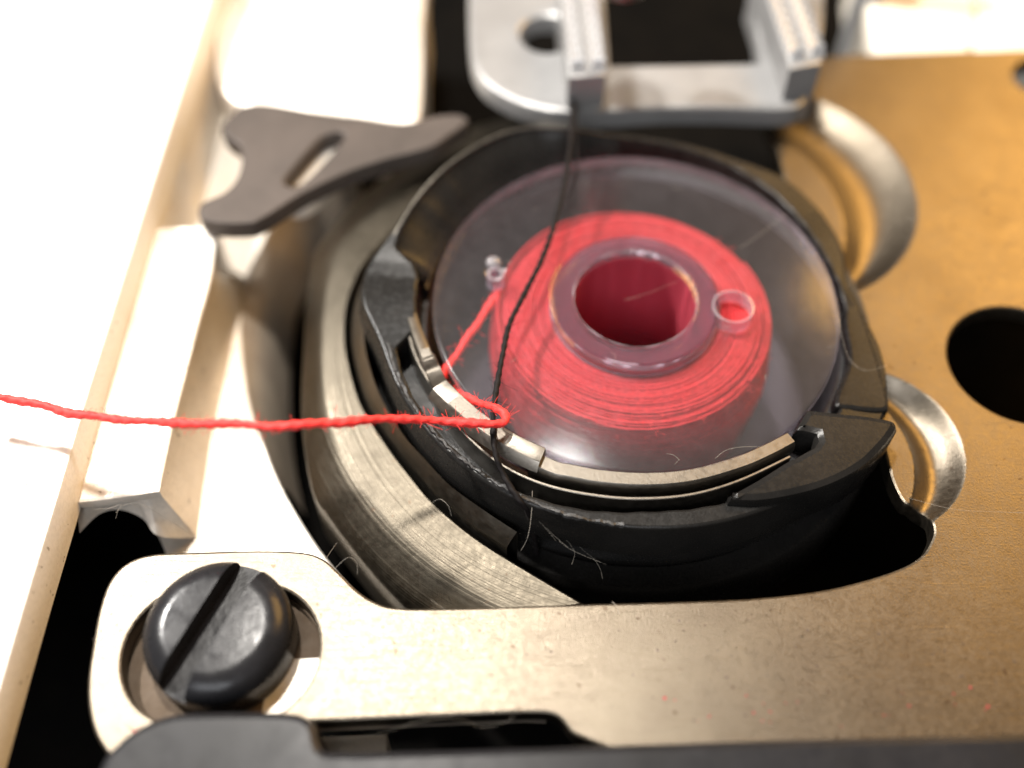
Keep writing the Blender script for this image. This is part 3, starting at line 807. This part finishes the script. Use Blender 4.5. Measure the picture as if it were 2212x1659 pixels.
# lens-like presser tip hanging above the feed opening
pf = empty('presser_tip', px(1345, -4, 9), 'round clear presser tip with gold rim dipping in at the top edge', 'presser foot')
pc = px(1345, -32, 9)
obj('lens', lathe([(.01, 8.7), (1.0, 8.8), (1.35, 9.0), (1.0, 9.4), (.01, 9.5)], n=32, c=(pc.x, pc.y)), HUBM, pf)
obj('rim', lathe([(1.33, 8.85), (1.5, 8.9), (1.5, 9.3), (1.33, 9.3), (1.33, 8.85)], n=40, c=(pc.x, pc.y)), SPRING, pf)
obj('red_core', lathe([(.01, 9.52), (1.1, 9.52), (1.1, 12), (.01, 12)], n=24, c=(pc.x, pc.y)), RED, pf)

# ================================================================== FRONT BAR
fb_px = [(170, 1760), (215, 1648), (245, 1608), (290, 1572), (340, 1548), (400, 1536), (520, 1533), (620, 1535), (660, 1545), (682, 1566), (690, 1598), (700, 1616), (730, 1621), (888, 1618), (1273, 1607), (1700, 1594), (2212, 1580), (2500, 1572), (2600, 1800)]
fb = obj('front_bar', slab(cr(P(fb_px, 1.6), 5) + P([(2600, 1900), (100, 1900)], 1.6), 1.6, 3.2, .35), BARM, None, origin=px(900, 1640, 0))
tag(fb, 'dark grey front bar with a rounded tab below the screw', 'bar')

# ================================================================== LINT AND DUST
def fibres():
    L = []
    def f(pts, r=.018): L.append(tube(cr(P3(pts), 8), r * .36, 5))
    f([(935, 1085, -.9), (950, 1078, -.4), (968, 1092, -.4), (975, 1115, -.9)])
    f([(1150, 1060, 1.6), (1148, 1110, 1.3), (1140, 1160, .6), (1125, 1190, -.4)], .02)
    for k in range(9):     # a few faint hairs hanging from the front lip
        x, y, z = 1135 + 16 * k + random.gauss(0, 8), 1095 + 13 * k + random.gauss(0, 8), 1.1 - .22 * k
        p = px(x, y, z); b_ = random.uniform(-.6, .6)
        pts = [p + Vector((.35 * t + b_ * t * t * .3, -.25 * t, -.30 * t)) * random.uniform(1.0, 1.25) for t in (0, .7, 1.4, 2.2)]
        L.append(tube(cr(pts, 5), .0028, 3))
    f([(1322, 1300, .1), (1334, 1312, .2), (1336, 1328, .1)], .03)
    f([(1545, 990, 2.2), (1570, 972, 2.25), (1610, 965, 2.3), (1650, 966, 2.3)], .014)
    f([(1440, 980, 2.06), (1455, 983, 2.1), (1468, 994, 2.06)], .012)
    f([(1350, 648, 2.1), (1400, 633, 2.3), (1465, 608, 2.1)], .010)
    f([(1600, 535, 2.06), (1650, 500, 2.1), (1700, 460, 2.06)], .014)
    f([(1812, 690, 2.1), (1822, 740, 1.8), (1838, 780, 1.5), (1870, 800, 1.4), (1915, 790, 1.2)], .014)
    f([(1325, 790, 2.04), (1330, 770, 2.3), (1318, 760, 2.4)], .014)
    f([(250, 1120, -.9), (262, 1095, -.4), (300, 1088, -.3), (360, 1120, -1.0), (420, 1160, -2.0)], .014)
    f([(200, 1100, -.8), (235, 1098, -.4), (262, 1090, -.3), (250, 1108, -.5)], .016)
    f([(600, 1192, .1), (640, 1180, .3), (690, 1192, .2), (700, 1215, .1)], .014)
    f([(720, 1232, .1), (750, 1205, .4), (770, 1215, .3), (772, 1240, .0)], .014)
    f([(700, 1215, .0), (712, 1195, -.6), (728, 1172, -1)], .016)
    f([(930, 1295, .1), (1000, 1340, .1), (1080, 1350, .05)], .010)
    f([(860, 1420, .05), (930, 1440, .1), (1010, 1455, .05)], .010)
    f([(690, 1597, -.5), (800, 1590, -.2), (900, 1560, .1), (980, 1552, .12), (1040, 1570, -.3), (1090, 1560, .0), (1110, 1545, .1)], .008)
    f([(1960, 1075, .1), (2060, 1100, .12), (2140, 1105, .1), (2212, 1108, .1)], .010)
    for _ in range(14):    # short fibres stuck to the flange
        a = random.uniform(0, 360); r = random.uniform(4.4, 10)
        p = pol(r, a, 2.03); d = random.uniform(0, 6.28)
        pts = [p + Vector((math.cos(d) * t, math.sin(d) * t, .03 * math.sin(t * 4))) for t in (0, .12, .25, random.uniform(.3, .5))]
        L.append(tube(pts, .005, 3))
    return join(*L)
tag(obj('lint_fibres', fibres(), LINT, None, origin=(0, 0, 0)), 'fine pale lint fibres caught on the metal parts', 'lint', kind='stuff')
def specks(n, region, z, smin, smax):
    V = []; F = []
    for _ in range(n):
        x0, y0, x1, y1 = region
        p = px(random.uniform(x0, x1), random.uniform(y0, y1), z)
        s = random.uniform(smin, smax); a = random.uniform(0, 6.28); e = random.uniform(.3, 1)
        k = len(V)
        for i in range(5):
            b = 2 * math.pi * i / 5
            u, v = s * math.cos(b) * random.uniform(.7, 1.2), s * e * math.sin(b) * random.uniform(.7, 1.2)
            V.append(p + Vector((u * math.cos(a) - v * math.sin(a), u * math.sin(a) + v * math.cos(a), .004)))
        V.append(p + Vector((0, 0, s * .45)))
        F += [(k + i, k + (i + 1) % 5, k + 5) for i in range(5)]
    return V, F
dark = join(specks(60, (1150, 1340, 2200, 1560), 0, .02, .07), specks(18, (700, 1330, 1150, 1530), 0, .02, .06), specks(30, (440, 1000, 640, 1180), FZ, .02, .08), specks(14, (10, 1000, 60, 1250), BZ, .03, .06), specks(10, (1980, 200, 2200, 620), 0, .03, .08), specks(14, (200, 1300, 270, 1560), 0, .02, .05))
tag(obj('dark_dust', dark, DUSTM), 'dark dust specks scattered over plate and casting', 'dust', kind='stuff')
redd = join(specks(22, (1350, 1480, 2150, 1580), 0, .03, .09), specks(10, (440, 1100, 640, 1185), FZ, .03, .07), specks(5, (240, 1560, 330, 1580), 0, .04, .1))
tag(obj('red_dust', redd, REDDUST), 'tiny red thread crumbs lying on the plate', 'dust', kind='stuff')
